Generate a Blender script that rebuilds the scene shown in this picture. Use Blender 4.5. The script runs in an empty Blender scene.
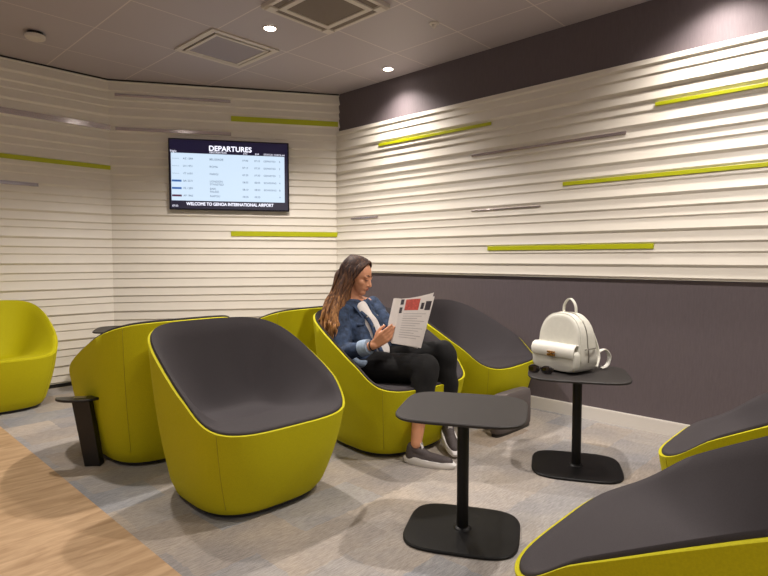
import bpy, bmesh, math, random
import numpy as np
from mathutils import Vector, Matrix, Euler, noise
random.seed(7)
PI = math.pi
sc = bpy.context.scene
C = sc.collection

# ------------------------------------------------------------------ camera, world, lights, exposure
H = 1.11
F_PX = 555.0
cam_d = bpy.data.cameras.new('camera')
cam_d.sensor_width = 36.0
cam_d.lens = 36.0 * F_PX / 768.0
cam_d.clip_start = 0.02
cam = bpy.data.objects.new('camera', cam_d)
C.objects.link(cam)
cam.location = (0, 0, H)
cam.rotation_euler = (math.radians(90 - 3.0426), 0, math.radians(-46.605))
sc.camera = cam

wd = bpy.data.worlds.new('world')
sc.world = wd
wd.use_nodes = True
wd.node_tree.nodes['Background'].inputs[0].default_value = (1.0, 0.95, 0.93, 1)
wd.node_tree.nodes['Background'].inputs[1].default_value = 0.20

sc.view_settings.view_transform = 'Standard'
sc.view_settings.look = 'None'
sc.view_settings.gamma = 1.0
sc.view_settings.use_curve_mapping = False
sc.view_settings.exposure = 1.16

CEIL = 2.723
XR = 3.737
YL = 5.31
C1 = Vector((3.737, 4.148, 0))
C2 = Vector((1.992, 5.31, 0))
DOWNLIGHTS = [  # x, y, watts, spot degrees
    (2.34, 3.31, 96, 135), (3.52, 3.28, 38, 132), (3.52, 0.82, 44, 132), (2.34, 0.85, 72, 140),
    (1.15, 0.85, 16, 130), (1.15, 3.31, 46, 135), (-0.1, 2.1, 22, 130), (0.0, -1.5, 50, 130), (2.34, -1.6, 60, 130),  # last two are unseen lamps added behind the camera for fill
]
for i, (x, y, w, dg) in enumerate(DOWNLIGHTS):
    ld = bpy.data.lights.new('downlight_lamp', 'SPOT')
    ld.energy = w
    ld.spot_size = math.radians(dg)
    ld.spot_blend = 1.0 if x > 3 else 0.6
    ld.shadow_soft_size = 0.045
    ld.color = (1.0, 0.925, 0.865)
    lo = bpy.data.objects.new('downlight_lamp', ld)
    C.objects.link(lo)
    lo.location = (x, y, CEIL - 0.02)

# ------------------------------------------------------------------ materials
def lin(c):
    return tuple(((v / 255) / 12.92 if v / 255 <= 0.04045 else (((v / 255) + 0.055) / 1.055) ** 2.4) for v in c)

def mat(name, rgb, rough=0.6, metal=0.0, noise_amt=0.0, scale=40.0, bump=0.0, bscale=300.0, stretch=None, spec=0.5, coat=0.0, sheen=0.0):
    m = bpy.data.materials.new(name)
    m.use_nodes = True
    nt = m.node_tree
    b = nt.nodes['Principled BSDF']
    col = lin(rgb)
    b.inputs['Base Color'].default_value = (*col, 1)
    b.inputs['Roughness'].default_value = rough
    b.inputs['Metallic'].default_value = metal
    b.inputs['Specular IOR Level'].default_value = spec
    b.inputs['Coat Weight'].default_value = coat
    if sheen:
        b.inputs['Sheen Weight'].default_value = sheen
        b.inputs['Sheen Roughness'].default_value = 0.5
        b.inputs['Sheen Tint'].default_value = (*col, 1)
    tc = nt.nodes.new('ShaderNodeTexCoord')
    src = tc.outputs['Object']
    if stretch:
        mp = nt.nodes.new('ShaderNodeMapping')
        mp.inputs['Scale'].default_value = stretch
        nt.links.new(src, mp.inputs['Vector'])
        src = mp.outputs['Vector']
    if noise_amt:
        n = nt.nodes.new('ShaderNodeTexNoise')
        n.inputs['Scale'].default_value = scale
        n.inputs['Detail'].default_value = 6
        nt.links.new(src, n.inputs['Vector'])
        r = nt.nodes.new('ShaderNodeValToRGB')
        r.color_ramp.elements[0].position = 0.3
        r.color_ramp.elements[1].position = 0.7
        r.color_ramp.elements[0].color = (*[max(0, v * (1 - noise_amt)) for v in col], 1)
        r.color_ramp.elements[1].color = (*[min(1, v * (1 + noise_amt)) for v in col], 1)
        nt.links.new(n.outputs['Fac'], r.inputs['Fac'])
        nt.links.new(r.outputs['Color'], b.inputs['Base Color'])
    if bump:
        n2 = nt.nodes.new('ShaderNodeTexNoise')
        n2.inputs['Scale'].default_value = bscale
        n2.inputs['Detail'].default_value = 3
        nt.links.new(src, n2.inputs['Vector'])
        bp = nt.nodes.new('ShaderNodeBump')
        bp.inputs['Strength'].default_value = bump
        bp.inputs['Distance'].default_value = 0.002
        nt.links.new(n2.outputs['Fac'], bp.inputs['Height'])
        nt.links.new(bp.outputs['Normal'], b.inputs['Normal'])
    return m

def emis(name, rgb, strength):
    m = bpy.data.materials.new(name)
    m.use_nodes = True
    b = m.node_tree.nodes['Principled BSDF']
    b.inputs['Base Color'].default_value = (0.02, 0.02, 0.02, 1)
    b.inputs['Emission Color'].default_value = (*lin(rgb), 1)
    b.inputs['Emission Strength'].default_value = strength
    return m

M = {}
M['white_panel'] = mat('white_panel', (226, 219, 206), 0.38, noise_amt=0.015, scale=6)
M['dark_wall'] = mat('dark_wallcovering', (97, 87, 90), 0.75, noise_amt=0.06, scale=120, bump=0.4, bscale=500, stretch=(1, 1, 0.15))
M['lime'] = mat('lime_paint', (180, 184, 0), 0.4)
M['chrome'] = mat('mirror_strip', (214, 206, 208), 0.16, metal=0.9)
M['baseboard'] = mat('white_baseboard', (222, 216, 208), 0.4)
M['white_plastic'] = mat('white_plastic', (205, 196, 186), 0.45)
M['grey_plate'] = mat('grey_perforated_plate', (150, 142, 148), 0.6, noise_amt=0.05, scale=400)
M['grille'] = mat('brown_grille', (112, 98, 84), 0.6, noise_amt=0.15, scale=300)
M['yellow'] = mat('lime_yellow_felt', (190, 182, 2), 0.75, noise_amt=0.07, scale=220, bump=0.35, bscale=700, spec=0.3, sheen=0.15)
M['grey'] = mat('charcoal_felt', (57, 52, 54), 0.8, noise_amt=0.08, scale=260, bump=0.35, bscale=800, spec=0.35, sheen=0.1)
M['seam'] = mat('olive_seam_thread', (160, 150, 0), 0.8)
M['black'] = mat('black_powder_coat', (9, 8, 9), 0.45, spec=0.3, bump=0.15, bscale=900)
M['black_top'] = mat('charcoal_laminate', (38, 34, 33), 0.55, noise_amt=0.05, scale=500)
M['black_plastic'] = mat('black_plastic', (22, 20, 20), 0.35)
M['skin'] = mat('skin', (214, 152, 116), 0.5, noise_amt=0.04, scale=30)
M['lips'] = mat('lips', (168, 92, 82), 0.45)
M['brow'] = mat('eyebrow_brown', (66, 44, 34), 0.7)
M['eye'] = mat('dark_eye', (40, 28, 24), 0.3)
M['denim'] = mat('blue_denim', (52, 68, 94), 0.85, noise_amt=0.6, scale=34, bump=0.6, bscale=160)
M['denim_light'] = mat('faded_denim', (150, 168, 190), 0.85, noise_amt=0.15, scale=60)
M['shirt'] = mat('white_cotton', (232, 226, 220), 0.8, bump=0.3, bscale=60)
M['trouser'] = mat('black_trousers', (8, 7, 8), 0.9, noise_amt=0.2, scale=30, bump=0.5, bscale=50)
M['shoe'] = mat('dark_grey_mesh', (74, 66, 66), 0.7, noise_amt=0.15, scale=150, bump=0.4, bscale=400)
M['sole'] = mat('white_foam_sole', (226, 222, 220), 0.6)
M['bag'] = mat('white_grained_leather', (216, 214, 202), 0.45, noise_amt=0.03, scale=60, bump=0.5, bscale=350)
M['gold'] = mat('rose_gold', (196, 150, 100), 0.25, metal=1.0)
M['zip'] = mat('silver_zip', (170, 165, 155), 0.3, metal=0.9)
M['paper'] = mat('magazine_paper', (206, 198, 192), 0.5, noise_amt=0.03, scale=40)
M['red_ink'] = mat('red_ink', (178, 74, 62), 0.5, noise_amt=0.3, scale=90)
M['dark_ink'] = mat('dark_ink', (54, 48, 54), 0.5)
M['grey_ink'] = mat('grey_ink', (150, 142, 140), 0.6)
M['case'] = mat('dark_brown_case', (38, 30, 28), 0.25, noise_amt=0.4, scale=60)
M['lens'] = mat('dark_tinted_lens', (18, 14, 16), 0.08, coat=0.5)

# hair: brown turning blond towards the tips, in streaks
def hair_mat():
    m = bpy.data.materials.new('brown_hair_with_blond_tips')
    m.use_nodes = True
    nt = m.node_tree
    b = nt.nodes['Principled BSDF']
    b.inputs['Roughness'].default_value = 0.62
    b.inputs['Specular IOR Level'].default_value = 0.3
    tc = nt.nodes.new('ShaderNodeTexCoord')
    sp = nt.nodes.new('ShaderNodeSeparateXYZ')
    nt.links.new(tc.outputs['Object'], sp.inputs[0])
    mr = nt.nodes.new('ShaderNodeMapRange')
    mr.inputs['From Min'].default_value = 1.06
    mr.inputs['From Max'].default_value = 0.70
    nt.links.new(sp.outputs['Z'], mr.inputs['Value'])
    mp = nt.nodes.new('ShaderNodeMapping')
    mp.inputs['Scale'].default_value = (70, 70, 4)
    nt.links.new(tc.outputs['Object'], mp.inputs['Vector'])
    n = nt.nodes.new('ShaderNodeTexNoise')
    n.inputs['Scale'].default_value = 1.2
    n.inputs['Detail'].default_value = 4
    nt.links.new(mp.outputs['Vector'], n.inputs['Vector'])
    ad = nt.nodes.new('ShaderNodeMath'); ad.operation = 'MULTIPLY_ADD'
    ad.inputs[1].default_value = 2.2; ad.inputs[2].default_value = -1.1
    nt.links.new(n.outputs['Fac'], ad.inputs[0])
    a2 = nt.nodes.new('ShaderNodeMath'); a2.operation = 'ADD'
    nt.links.new(ad.outputs[0], a2.inputs[0]); nt.links.new(mr.outputs[0], a2.inputs[1])
    r = nt.nodes.new('ShaderNodeValToRGB')
    r.color_ramp.elements[0].color = (*lin((52, 34, 28)), 1)
    r.color_ramp.elements[1].color = (*lin((176, 126, 76)), 1)
    e = r.color_ramp.elements.new(0.5); e.color = (*lin((104, 70, 46)), 1)
    nt.links.new(a2.outputs[0], r.inputs['Fac'])
    nt.links.new(r.outputs['Color'], b.inputs['Base Color'])
    return m
M['hair'] = hair_mat()

def node(nt, t, **kw):
    n = nt.nodes.new(t)
    for k, v in kw.items():
        setattr(n, k, v)
    return n

def ceiling_mat():
    m = bpy.data.materials.new('ceiling_tiles')
    m.use_nodes = True
    nt = m.node_tree
    b = nt.nodes['Principled BSDF']
    b.inputs['Roughness'].default_value = 0.55
    tc = node(nt, 'ShaderNodeTexCoord')
    sp = node(nt, 'ShaderNodeSeparateXYZ')
    nt.links.new(tc.outputs['Object'], sp.inputs[0])
    outs = []
    for ax, off in (('X', 0.3), ('Y', 0.0)):
        a = node(nt, 'ShaderNodeMath', operation='ADD'); a.inputs[1].default_value = off + 60.0 + 0.005
        nt.links.new(sp.outputs[ax], a.inputs[0])
        md = node(nt, 'ShaderNodeMath', operation='MODULO'); md.inputs[1].default_value = 0.6
        nt.links.new(a.outputs[0], md.inputs[0])
        lt = node(nt, 'ShaderNodeMath', operation='LESS_THAN'); lt.inputs[1].default_value = 0.009
        nt.links.new(md.outputs[0], lt.inputs[0])
        outs.append(lt)
    mx = node(nt, 'ShaderNodeMath', operation='MAXIMUM')
    nt.links.new(outs[0].outputs[0], mx.inputs[0]); nt.links.new(outs[1].outputs[0], mx.inputs[1])
    mix = node(nt, 'ShaderNodeMix', data_type='RGBA')
    mix.inputs[6].default_value = (*lin((174, 165, 168)), 1)
    mix.inputs[7].default_value = (*lin((206, 196, 190)), 1)
    nt.links.new(mx.outputs[0], mix.inputs[0])
    nt.links.new(mix.outputs[2], b.inputs['Base Color'])
    return m
M['ceiling'] = ceiling_mat()

def carpet_mat():
    m = bpy.data.materials.new('patchwork_carpet')
    m.use_nodes = True
    nt = m.node_tree
    L = nt.links.new
    b = nt.nodes['Principled BSDF']
    b.inputs['Roughness'].default_value = 0.95
    b.inputs['Specular IOR Level'].default_value = 0.15
    tc = node(nt, 'ShaderNodeTexCoord')
    # irregular blocks: brick layout with random tint
    mp = node(nt, 'ShaderNodeMapping')
    mp.inputs['Rotation'].default_value = (0, 0, 0)
    L(tc.outputs['Object'], mp.inputs['Vector'])
    # slight warp so the block borders look torn
    wn = node(nt, 'ShaderNodeTexNoise'); wn.inputs['Scale'].default_value = 30
    L(mp.outputs['Vector'], wn.inputs['Vector'])
    wm = node(nt, 'ShaderNodeVectorMath', operation='MULTIPLY_ADD')
    wm.inputs[1].default_value = (0.03, 0.03, 0); wm.inputs[2].default_value = (-0.015, -0.015, 0)
    L(wn.outputs['Color'], wm.inputs[0])
    wa = node(nt, 'ShaderNodeVectorMath', operation='ADD')
    L(mp.outputs['Vector'], wa.inputs[0]); L(wm.outputs[0], wa.inputs[1])
    br = node(nt, 'ShaderNodeTexBrick')
    br.inputs['Color1'].default_value = (0, 0, 0, 1)
    br.inputs['Color2'].default_value = (1, 1, 1, 1)
    br.inputs['Mortar Size'].default_value = 0.0
    br.inputs['Scale'].default_value = 1.0
    br.inputs['Brick Width'].default_value = 0.46
    br.inputs['Row Height'].default_value = 0.25
    L(wa.outputs[0], br.inputs['Vector'])
    ramp = node(nt, 'ShaderNodeValToRGB')
    cr = ramp.color_ramp
    cols = [(0.0, (170, 161, 153)), (0.25, (176, 167, 158)), (0.45, (165, 163, 163)), (0.62, (188, 178, 168)), (0.8, (158, 160, 165)), (1.0, (168, 155, 142))]
    cr.elements[0].position, cr.elements[0].color = 0.0, (*lin(cols[0][1]), 1)
    cr.elements[1].position, cr.elements[1].color = 1.0, (*lin(cols[-1][1]), 1)
    for p, c in cols[1:-1]:
        e = cr.elements.new(p); e.color = (*lin(c), 1)
    L(br.outputs['Color'], ramp.inputs['Fac'])
    # streaks of yarn
    st = node(nt, 'ShaderNodeMapping')
    st.inputs['Rotation'].default_value = (0, 0, 0.35)
    st.inputs['Scale'].default_value = (14, 110, 14)
    L(tc.outputs['Object'], st.inputs['Vector'])
    n1 = node(nt, 'ShaderNodeTexNoise'); n1.inputs['Scale'].default_value = 1.5; n1.inputs['Detail'].default_value = 8; n1.inputs['Roughness'].default_value = 0.75
    L(st.outputs['Vector'], n1.inputs['Vector'])
    r1 = node(nt, 'ShaderNodeValToRGB')
    r1.color_ramp.elements[0].position = 0.28; r1.color_ramp.elements[0].color = (0.55, 0.54, 0.53, 1)
    r1.color_ramp.elements[1].position = 0.72; r1.color_ramp.elements[1].color = (1.28, 1.27, 1.25, 1)
    L(n1.outputs['Fac'], r1.inputs['Fac'])
    mu = node(nt, 'ShaderNodeMix', data_type='RGBA', blend_type='MULTIPLY'); mu.inputs[0].default_value = 1.0
    L(ramp.outputs['Color'], mu.inputs[6]); L(r1.outputs['Color'], mu.inputs[7])
    # broad tonal clouds
    n3 = node(nt, 'ShaderNodeTexNoise'); n3.inputs['Scale'].default_value = 3.0; n3.inputs['Detail'].default_value = 3
    L(tc.outputs['Object'], n3.inputs['Vector'])
    r3 = node(nt, 'ShaderNodeValToRGB')
    r3.color_ramp.elements[0].position = 0.35; r3.color_ramp.elements[0].color = (0.86, 0.88, 0.92, 1)
    r3.color_ramp.elements[1].position = 0.65; r3.color_ramp.elements[1].color = (1.08, 1.05, 1.0, 1)
    L(n3.outputs['Fac'], r3.inputs['Fac'])
    m3 = node(nt, 'ShaderNodeMix', data_type='RGBA', blend_type='MULTIPLY'); m3.inputs[0].default_value = 1.0
    L(mu.outputs[2], m3.inputs[6]); L(r3.outputs['Color'], m3.inputs[7])
    L(m3.outputs[2], b.inputs['Base Color'])
    n4 = node(nt, 'ShaderNodeTexNoise'); n4.inputs['Scale'].default_value = 260
    L(tc.outputs['Object'], n4.inputs['Vector'])
    bp = node(nt, 'ShaderNodeBump'); bp.inputs['Strength'].default_value = 0.8; bp.inputs['Distance'].default_value = 0.004
    L(n4.outputs['Fac'], bp.inputs['Height']); L(bp.outputs['Normal'], b.inputs['Normal'])
    return m
M['carpet'] = carpet_mat()

def wood_mat():
    m = bpy.data.materials.new('oak_floor')
    m.use_nodes = True
    nt = m.node_tree
    L = nt.links.new
    b = nt.nodes['Principled BSDF']
    b.inputs['Roughness'].default_value = 0.55
    tc = node(nt, 'ShaderNodeTexCoord')
    mp = node(nt, 'ShaderNodeMapping')
    mp.inputs['Rotation'].default_value = (0, 0, 0.5)
    mp.inputs['Scale'].default_value = (3, 16, 3)
    L(tc.outputs['Object'], mp.inputs['Vector'])
    n = node(nt, 'ShaderNodeTexNoise'); n.inputs['Scale'].default_value = 1.2; n.inputs['Detail'].default_value = 6; n.inputs['Roughness'].default_value = 0.6; n.inputs['Distortion'].default_value = 0.8
    L(mp.outputs['Vector'], n.inputs['Vector'])
    r = node(nt, 'ShaderNodeValToRGB')
    r.color_ramp.elements[0].position = 0.3; r.color_ramp.elements[0].color = (*lin((160, 128, 94)), 1)
    r.color_ramp.elements[1].position = 0.7; r.color_ramp.elements[1].color = (*lin((204, 172, 136)), 1)
    L(n.outputs['Fac'], r.inputs['Fac'])
    L(r.outputs['Color'], b.inputs['Base Color'])
    return m
M['wood'] = wood_mat()

# ------------------------------------------------------------------ helpers
def link(name, me, m=None, parent=None, smooth=False, auto=None):
    o = bpy.data.objects.new(name, me)
    C.objects.link(o)
    if m is not None:
        me.materials.append(m)
    if smooth:
        for p in me.polygons:
            p.use_smooth = True
        if auto is not None:
            try:
                me.set_sharp_from_angle(angle=math.radians(auto))
            except Exception:
                pass
    if parent is not None:
        o.parent = parent
    return o

def obj(name, bm, m=None, parent=None, smooth=False, auto=None):
    bmesh.ops.recalc_face_normals(bm, faces=bm.faces[:])
    me = bpy.data.meshes.new(name)
    bm.to_mesh(me); bm.free()
    return link(name, me, m, parent, smooth, auto)

def thing(name, label, cat, loc=(0, 0, 0), rz=0.0, group=None):
    o = bpy.data.objects.new(name, None)
    C.objects.link(o)
    o.empty_display_size = 0.1
    o.location = loc
    o.rotation_euler = (0, 0, rz)
    o['label'] = label
    o['category'] = cat
    if group:
        o['group'] = group
    return o

def struct(o):
    o['kind'] = 'structure'
    return o

def add_box(bm, x0, x1, y0, y1, z0, z1, mtx=None):
    vs = [bm.verts.new((x, y, z)) for x in (x0, x1) for y in (y0, y1) for z in (z0, z1)]
    for f in ((0, 1, 3, 2), (4, 6, 7, 5), (0, 4, 5, 1), (2, 3, 7, 6), (0, 2, 6, 4), (1, 5, 7, 3)):
        bm.faces.new([vs[i] for i in f])
    if mtx is not None:
        for v in vs:
            v.co = mtx @ v.co
    return vs

def bevel_bm(bm, w, seg=2):
    bmesh.ops.bevel(bm, geom=bm.edges[:], offset=w, segments=seg, affect='EDGES', profile=0.5, clamp_overlap=True)

def rings(bm, loops, cap0=True, cap1=True, closed=True):
    R = [[bm.verts.new(p) for p in lp] for lp in loops]
    n = len(R[0])
    for a, b in zip(R[:-1], R[1:]):
        for i in range(n if closed else n - 1):
            j = (i + 1) % n
            bm.faces.new((a[i], a[j], b[j], b[i]))
    if cap0: bm.faces.new(R[0][::-1])
    if cap1: bm.faces.new(R[-1])
    return R

def tube_bm(bm, pts, rad, seg=10, cap=True, squash=None):
    pts = [Vector(p) for p in pts]
    loops = []
    prev = None
    for i, p in enumerate(pts):
        d = (pts[min(i + 1, len(pts) - 1)] - pts[max(i - 1, 0)]).normalized()
        if prev is None:
            a = Vector((0, 0, 1)) if abs(d.z) < 0.9 else Vector((1, 0, 0))
            u = d.cross(a).normalized()
        else:
            u = (prev - d * prev.dot(d)).normalized()
        prev = u
        v = d.cross(u)
        r = rad[i] if isinstance(rad, (list, tuple)) else rad
        q = squash if squash else 1.0
        loops.append([p + u * (math.cos(2 * PI * k / seg) * r) + v * (math.sin(2 * PI * k / seg) * r * q) for k in range(seg)])
    rings(bm, loops, cap, cap)

def bez(pts, n=20):
    """Catmull-Rom through the points"""
    P = [Vector(p) for p in pts]
    P = [P[0] * 2 - P[1]] + P + [P[-1] * 2 - P[-2]]
    out = []
    segs = len(P) - 3
    for s in range(segs):
        p0, p1, p2, p3 = P[s:s + 4]
        m = max(2, n // segs)
        for k in range(m + (1 if s == segs - 1 else 0)):
            t = k / m
            out.append(0.5 * ((2 * p1) + (p2 - p0) * t + (2 * p0 - 5 * p1 + 4 * p2 - p3) * t * t + (3 * p1 - p0 - 3 * p2 + p3) * t ** 3))
    return out

def add_cap(bm, p0, r0, p1, r1, seg=20):
    """tapered capsule, closed"""
    p0, p1 = Vector(p0), Vector(p1)
    d = (p1 - p0)
    L = d.length
    d = d.normalized() if L > 1e-6 else Vector((0, 0, 1))
    a = Vector((0, 0, 1)) if abs(d.z) < 0.9 else Vector((1, 0, 0))
    u = d.cross(a).normalized(); v = d.cross(u)
    loops = []
    for k in range(1, 6):
        t = PI / 2 * (1 - k / 5.0)
        loops.append((p0 - d * (r0 * math.sin(t)), r0 * math.cos(t)))
    for k in range(0, 5):
        t = PI / 2 * (k / 5.0)
        loops.append((p1 + d * (r1 * math.sin(t)), r1 * math.cos(t)))
    rings(bm, [[c + u * (math.cos(2 * PI * i / seg) * r) + v * (math.sin(2 * PI * i / seg) * r) for i in range(seg)] for c, r in loops])

def add_ell(bm, c, r, rot=None, seg=24, n=14):
    c = Vector(c)
    loops = []
    for k in range(n + 1):
        t = -PI / 2 + PI * (k + 0.35) / (n + 0.7)
        loops.append([Vector((r[0] * math.cos(t) * math.cos(2 * PI * i / seg), r[1] * math.cos(t) * math.sin(2 * PI * i / seg), r[2] * math.sin(t))) for i in range(seg)])
    if rot is not None:
        loops = [[rot @ p for p in lp] for lp in loops]
    rings(bm, [[c + p for p in lp] for lp in loops])

def blob(name, prims, m, parent, voxel=0.006, smooth=6, factor=0.6, disp=None):
    """union of tapered capsules and ellipsoids as one continuous skin"""
    bm = bmesh.new()
    for p in prims:
        if p[0] == 'c':
            add_cap(bm, *p[1:])
        else:
            add_ell(bm, *p[1:])
    bmesh.ops.recalc_face_normals(bm, faces=bm.faces[:])
    me = bpy.data.meshes.new(name + '_source')
    bm.to_mesh(me); bm.free()
    o = bpy.data.objects.new(name + '_source', me)
    C.objects.link(o)
    md = o.modifiers.new('r', 'REMESH'); md.mode = 'VOXEL'; md.voxel_size = voxel
    if smooth:
        s = o.modifiers.new('s', 'SMOOTH'); s.iterations = smooth; s.factor = factor
    dg = bpy.context.evaluated_depsgraph_get()
    dg.update()
    new = bpy.data.meshes.new_from_object(o.evaluated_get(dg))
    bpy.data.objects.remove(o)
    bpy.data.meshes.remove(me)
    new.name = name
    new.materials.clear()
    if disp:
        n = len(new.vertices)
        co = np.empty(n * 3, dtype=np.float32); no = np.empty(n * 3, dtype=np.float32)
        new.vertices.foreach_get('co', co)
        new.vertices.foreach_get('normal', no)
        P, N = co.reshape(-1, 3), no.reshape(-1, 3)
        amp, freq, seed = disp
        k = np.array([amp * noise.noise(Vector((float(p[0]) + seed, float(p[1]), float(p[2]))) * freq) for p in P], dtype=np.float32)
        new.vertices.foreach_set('co', (P + N * k[:, None]).reshape(-1))
        new.update()
    return link(name, new, m, parent, smooth=True)

def se_pt(t, a, b, n):
    c, s = math.cos(t), math.sin(t)
    return (a * math.copysign(abs(c) ** (2 / n), c), b * math.copysign(abs(s) ** (2 / n), s))

def slab(bm, a, b, n, z0, z1, bev=0.003, seg=64, dome=0.0, cx=0, cy=0):
    prof = [(1 - bev / a * 1.0, z0), (1, z0 + bev), (1, z1 - bev), (1 - bev / a, z1)]
    lo = []
    for s, z in prof:
        lo.append([(cx + x * s, cy + y * s, z) for x, y in (se_pt(2 * PI * i / seg, a, b, n) for i in range(seg))])
    rings(bm, lo)

def text_mesh(name, body, size, m, parent, mtx, align='LEFT', bold=0.0, sx=1.0):
    cu = bpy.data.curves.new(name, 'FONT')
    cu.body = body
    cu.size = size
    cu.align_x = align
    cu.align_y = 'CENTER'
    cu.extrude = 0.0004
    o = bpy.data.objects.new(name, cu)
    C.objects.link(o)
    dg = bpy.context.evaluated_depsgraph_get(); dg.update()
    me = bpy.data.meshes.new_from_object(o.evaluated_get(dg))
    bpy.data.objects.remove(o)
    me.transform(Matrix.Diagonal((sx, 1, 1, 1)))
    if bold:
        b2 = bmesh.new()
        for dx, dy in ((-bold, 0), (bold, 0), (0, bold), (0, -bold)):
            q = me.copy(); q.transform(Matrix.Translation((dx, dy, 0.00004 * (len(b2.verts) > 0)))); b2.from_mesh(q); bpy.data.meshes.remove(q)
        b2.to_mesh(me); b2.free()
    me.transform(mtx)
    me.materials.clear()
    return link(name, me, m, parent)

# ------------------------------------------------------------------ room shell
bm = bmesh.new(); add_box(bm, 0.886, 6.0, -5.0, 6.5, -0.1, 0.0)
struct(obj('floor_carpet', bm, M['carpet'])).name = 'floor'
bm = bmesh.new(); add_box(bm, -5.0, 0.886, -5.0, 6.5, -0.1, 0.0)
struct(obj('floor', bm, M['wood']))
bm = bmesh.new(); add_box(bm, -5.0, 6.0, -5.0, 6.5, CEIL, CEIL + 0.1)
struct(obj('ceiling', bm, M['ceiling']))
bm = bmesh.new(); add_box(bm, XR, XR + 0.12, -5.0, C1.y + 0.05, 0, CEIL)
wall_right = struct(obj('wall_right', bm, M['dark_wall']))

# ribbed board heights: small, large, medium repeating downwards
H3 = [(0.075, 0.011, 0.012), (0.060, 0.008, 0.010), (0.087, 0.014, 0.017)]  # medium, small, large: height, depth, lip
def board_lines(z_top, z_bot):
    z = 1.055
    out = []
    k = 0
    # below the reference line
    zz = z
    while zz > z_bot - 0.1:
        h, d, u = H3[k % 3]
        out.append((zz, zz - h, d, u)); zz -= h; k += 1
    zz = z; k = 2
    while zz < z_top + 0.1:
        h, d, u = H3[k % 3]
        out.append((zz + h, zz, d, u)); zz += h; k = (k - 1) % 3
    out.sort(key=lambda t: -t[0])
    return out

def rib_profile(z_top, z_bot, gain=1.0):
    pts = []
    for zt, zb, d, u in board_lines(z_top, z_bot):
        d *= gain; u *= gain
        for k in range(0, 5):
            t = k / 4
            z = zt + (zb + u - zt) * t
            pts.append((d * (0.10 + 0.90 * t ** 1.3), z))
        for k in range(1, 4):
            t = k / 3
            pts.append((d * (1 - t) ** 0.8 * 1.0, zb + u * (1 - t)))
    pts = [(min(max(p[0], 0), 1), p[1]) for p in pts if z_bot <= p[1] <= z_top]
    pts = [(pts[0][0], z_top)] + pts + [(pts[-1][0], z_bot)]
    return pts

def ribbed(name, p0, p1, inward, z_top, z_bot, thick, m, parent=None, gain=1.0):
    p0, p1, nrm = Vector(p0), Vector(p1), Vector(inward)
    pr = rib_profile(z_top, z_bot, gain)
    poly = [(-thick, z_top)] + [(x, z) for x, z in pr] + [(-thick, z_bot)]
    bm = bmesh.new()
    A = [bm.verts.new((*(p0 + nrm * x).xy, z)) for x, z in poly]
    B = [bm.verts.new((*(p1 + nrm * x).xy, z)) for x, z in poly]
    n = len(poly)
    for i in range(n):
        j = (i + 1) % n
        bm.faces.new((A[i], A[j], B[j], B[i]))
    bm.faces.new(A[::-1]); bm.faces.new(B)
    return obj(name, bm, m, parent, smooth=True, auto=40)

dB = (C2 - C1).normalized()
nB = Vector((-dB.y, dB.x, 0))
if nB.dot(-C1) < 0: nB = -nB
wall_back = struct(ribbed('wall_back', C1 - dB * 0.06, C2 + dB * 0.0, nB, CEIL, 0.0, 0.12, M['white_panel']))
wall_left = struct(ribbed('wall_left', (C2.x + 0.03, YL, 0), (-5.0, YL, 0), (0, -1, 0), CEIL, 0.0, 0.12, M['white_panel']))
# cladding on the right wall, standing 3 cm proud of the dark wall covering
clad = struct(ribbed('trim_1', (XR - 0.022, C1.y + 0.005, 0), (XR - 0.022, -5.0, 0), (-1, 0, 0), 2.357, 0.977, 0.022, M['white_panel'], gain=1.08))
# thin black shadow gap where the back walls meet the ceiling
bm = bmesh.new()
for a, b_, nn in ((C1, C2, nB), (C2, Vector((-5, YL, 0)), Vector((0, -1, 0)))):
    d = (b_ - a).normalized()
    q = [a + nn * 0.001, b_ + nn * 0.001, b_ + nn * 0.017, a + nn * 0.017]
    lo = [[(p.x, p.y, z) for p in q] for z in (CEIL - 0.012, CEIL - 0.0005)]
    rings(bm, lo)
struct(obj('trim_2', bm, M['black_plastic']))
bm = bmesh.new()
add_box(bm, XR - 0.016, XR - 0.001, -5.0, C1.y - 0.005, 0.0, 0.083)
add_box(bm, XR - 0.012, XR - 0.001, -5.0, C1.y - 0.005, 0.083, 0.088)
struct(obj('baseboard_right', bm, M['baseboard']))
bm = bmesh.new()
for a, b_, nn in ((C1, C2, nB), (C2, Vector((-5, YL, 0)), Vector((0, -1, 0)))):
    q = [a + nn * 0.001, b_ + nn * 0.001, b_ + nn * 0.02, a + nn * 0.02]
    rings(bm, [[(p.x, p.y, z) for p in q] for z in (0.0, 0.03)])
struct(obj('baseboard_back', bm, M['black_plastic']))

def strip(parent, base, d, n, s0, s1, z, h, m, off, name):
    bm = bmesh.new()
    a = base + d * s0; b_ = base + d * s1
    lo = []
    for x in (off - 0.02, off - 0.001, off):
        k = 0.0015 if x == off else 0
        lo.append([(a + n * x + Vector((0, 0, z - h / 2 + k))), (b_ + n * x + Vector((0, 0, z - h / 2 + k))), (b_ + n * x + Vector((0, 0, z + h / 2 - k))), (a + n * x + Vector((0, 0, z + h / 2 - k)))])
    rings(bm, lo)
    return obj(name, bm, m, parent)
baseR = Vector((XR - 0.022, 0, 0)); dR = Vector((0, 1, 0)); nR = Vector((-1, 0, 0))
for y0, y1, z, h in ((2.372, 3.570, 2.146, 0.024), (-0.6, 1.183, 2.066, 0.022), (-0.6, 1.780, 1.630, 0.026), (1.171, 2.391, 1.188, 0.032)):
    strip(clad, baseR, dR, nR, y0, y1, z, h, M['lime'], 0.0150, 'accent_strip')
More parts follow.
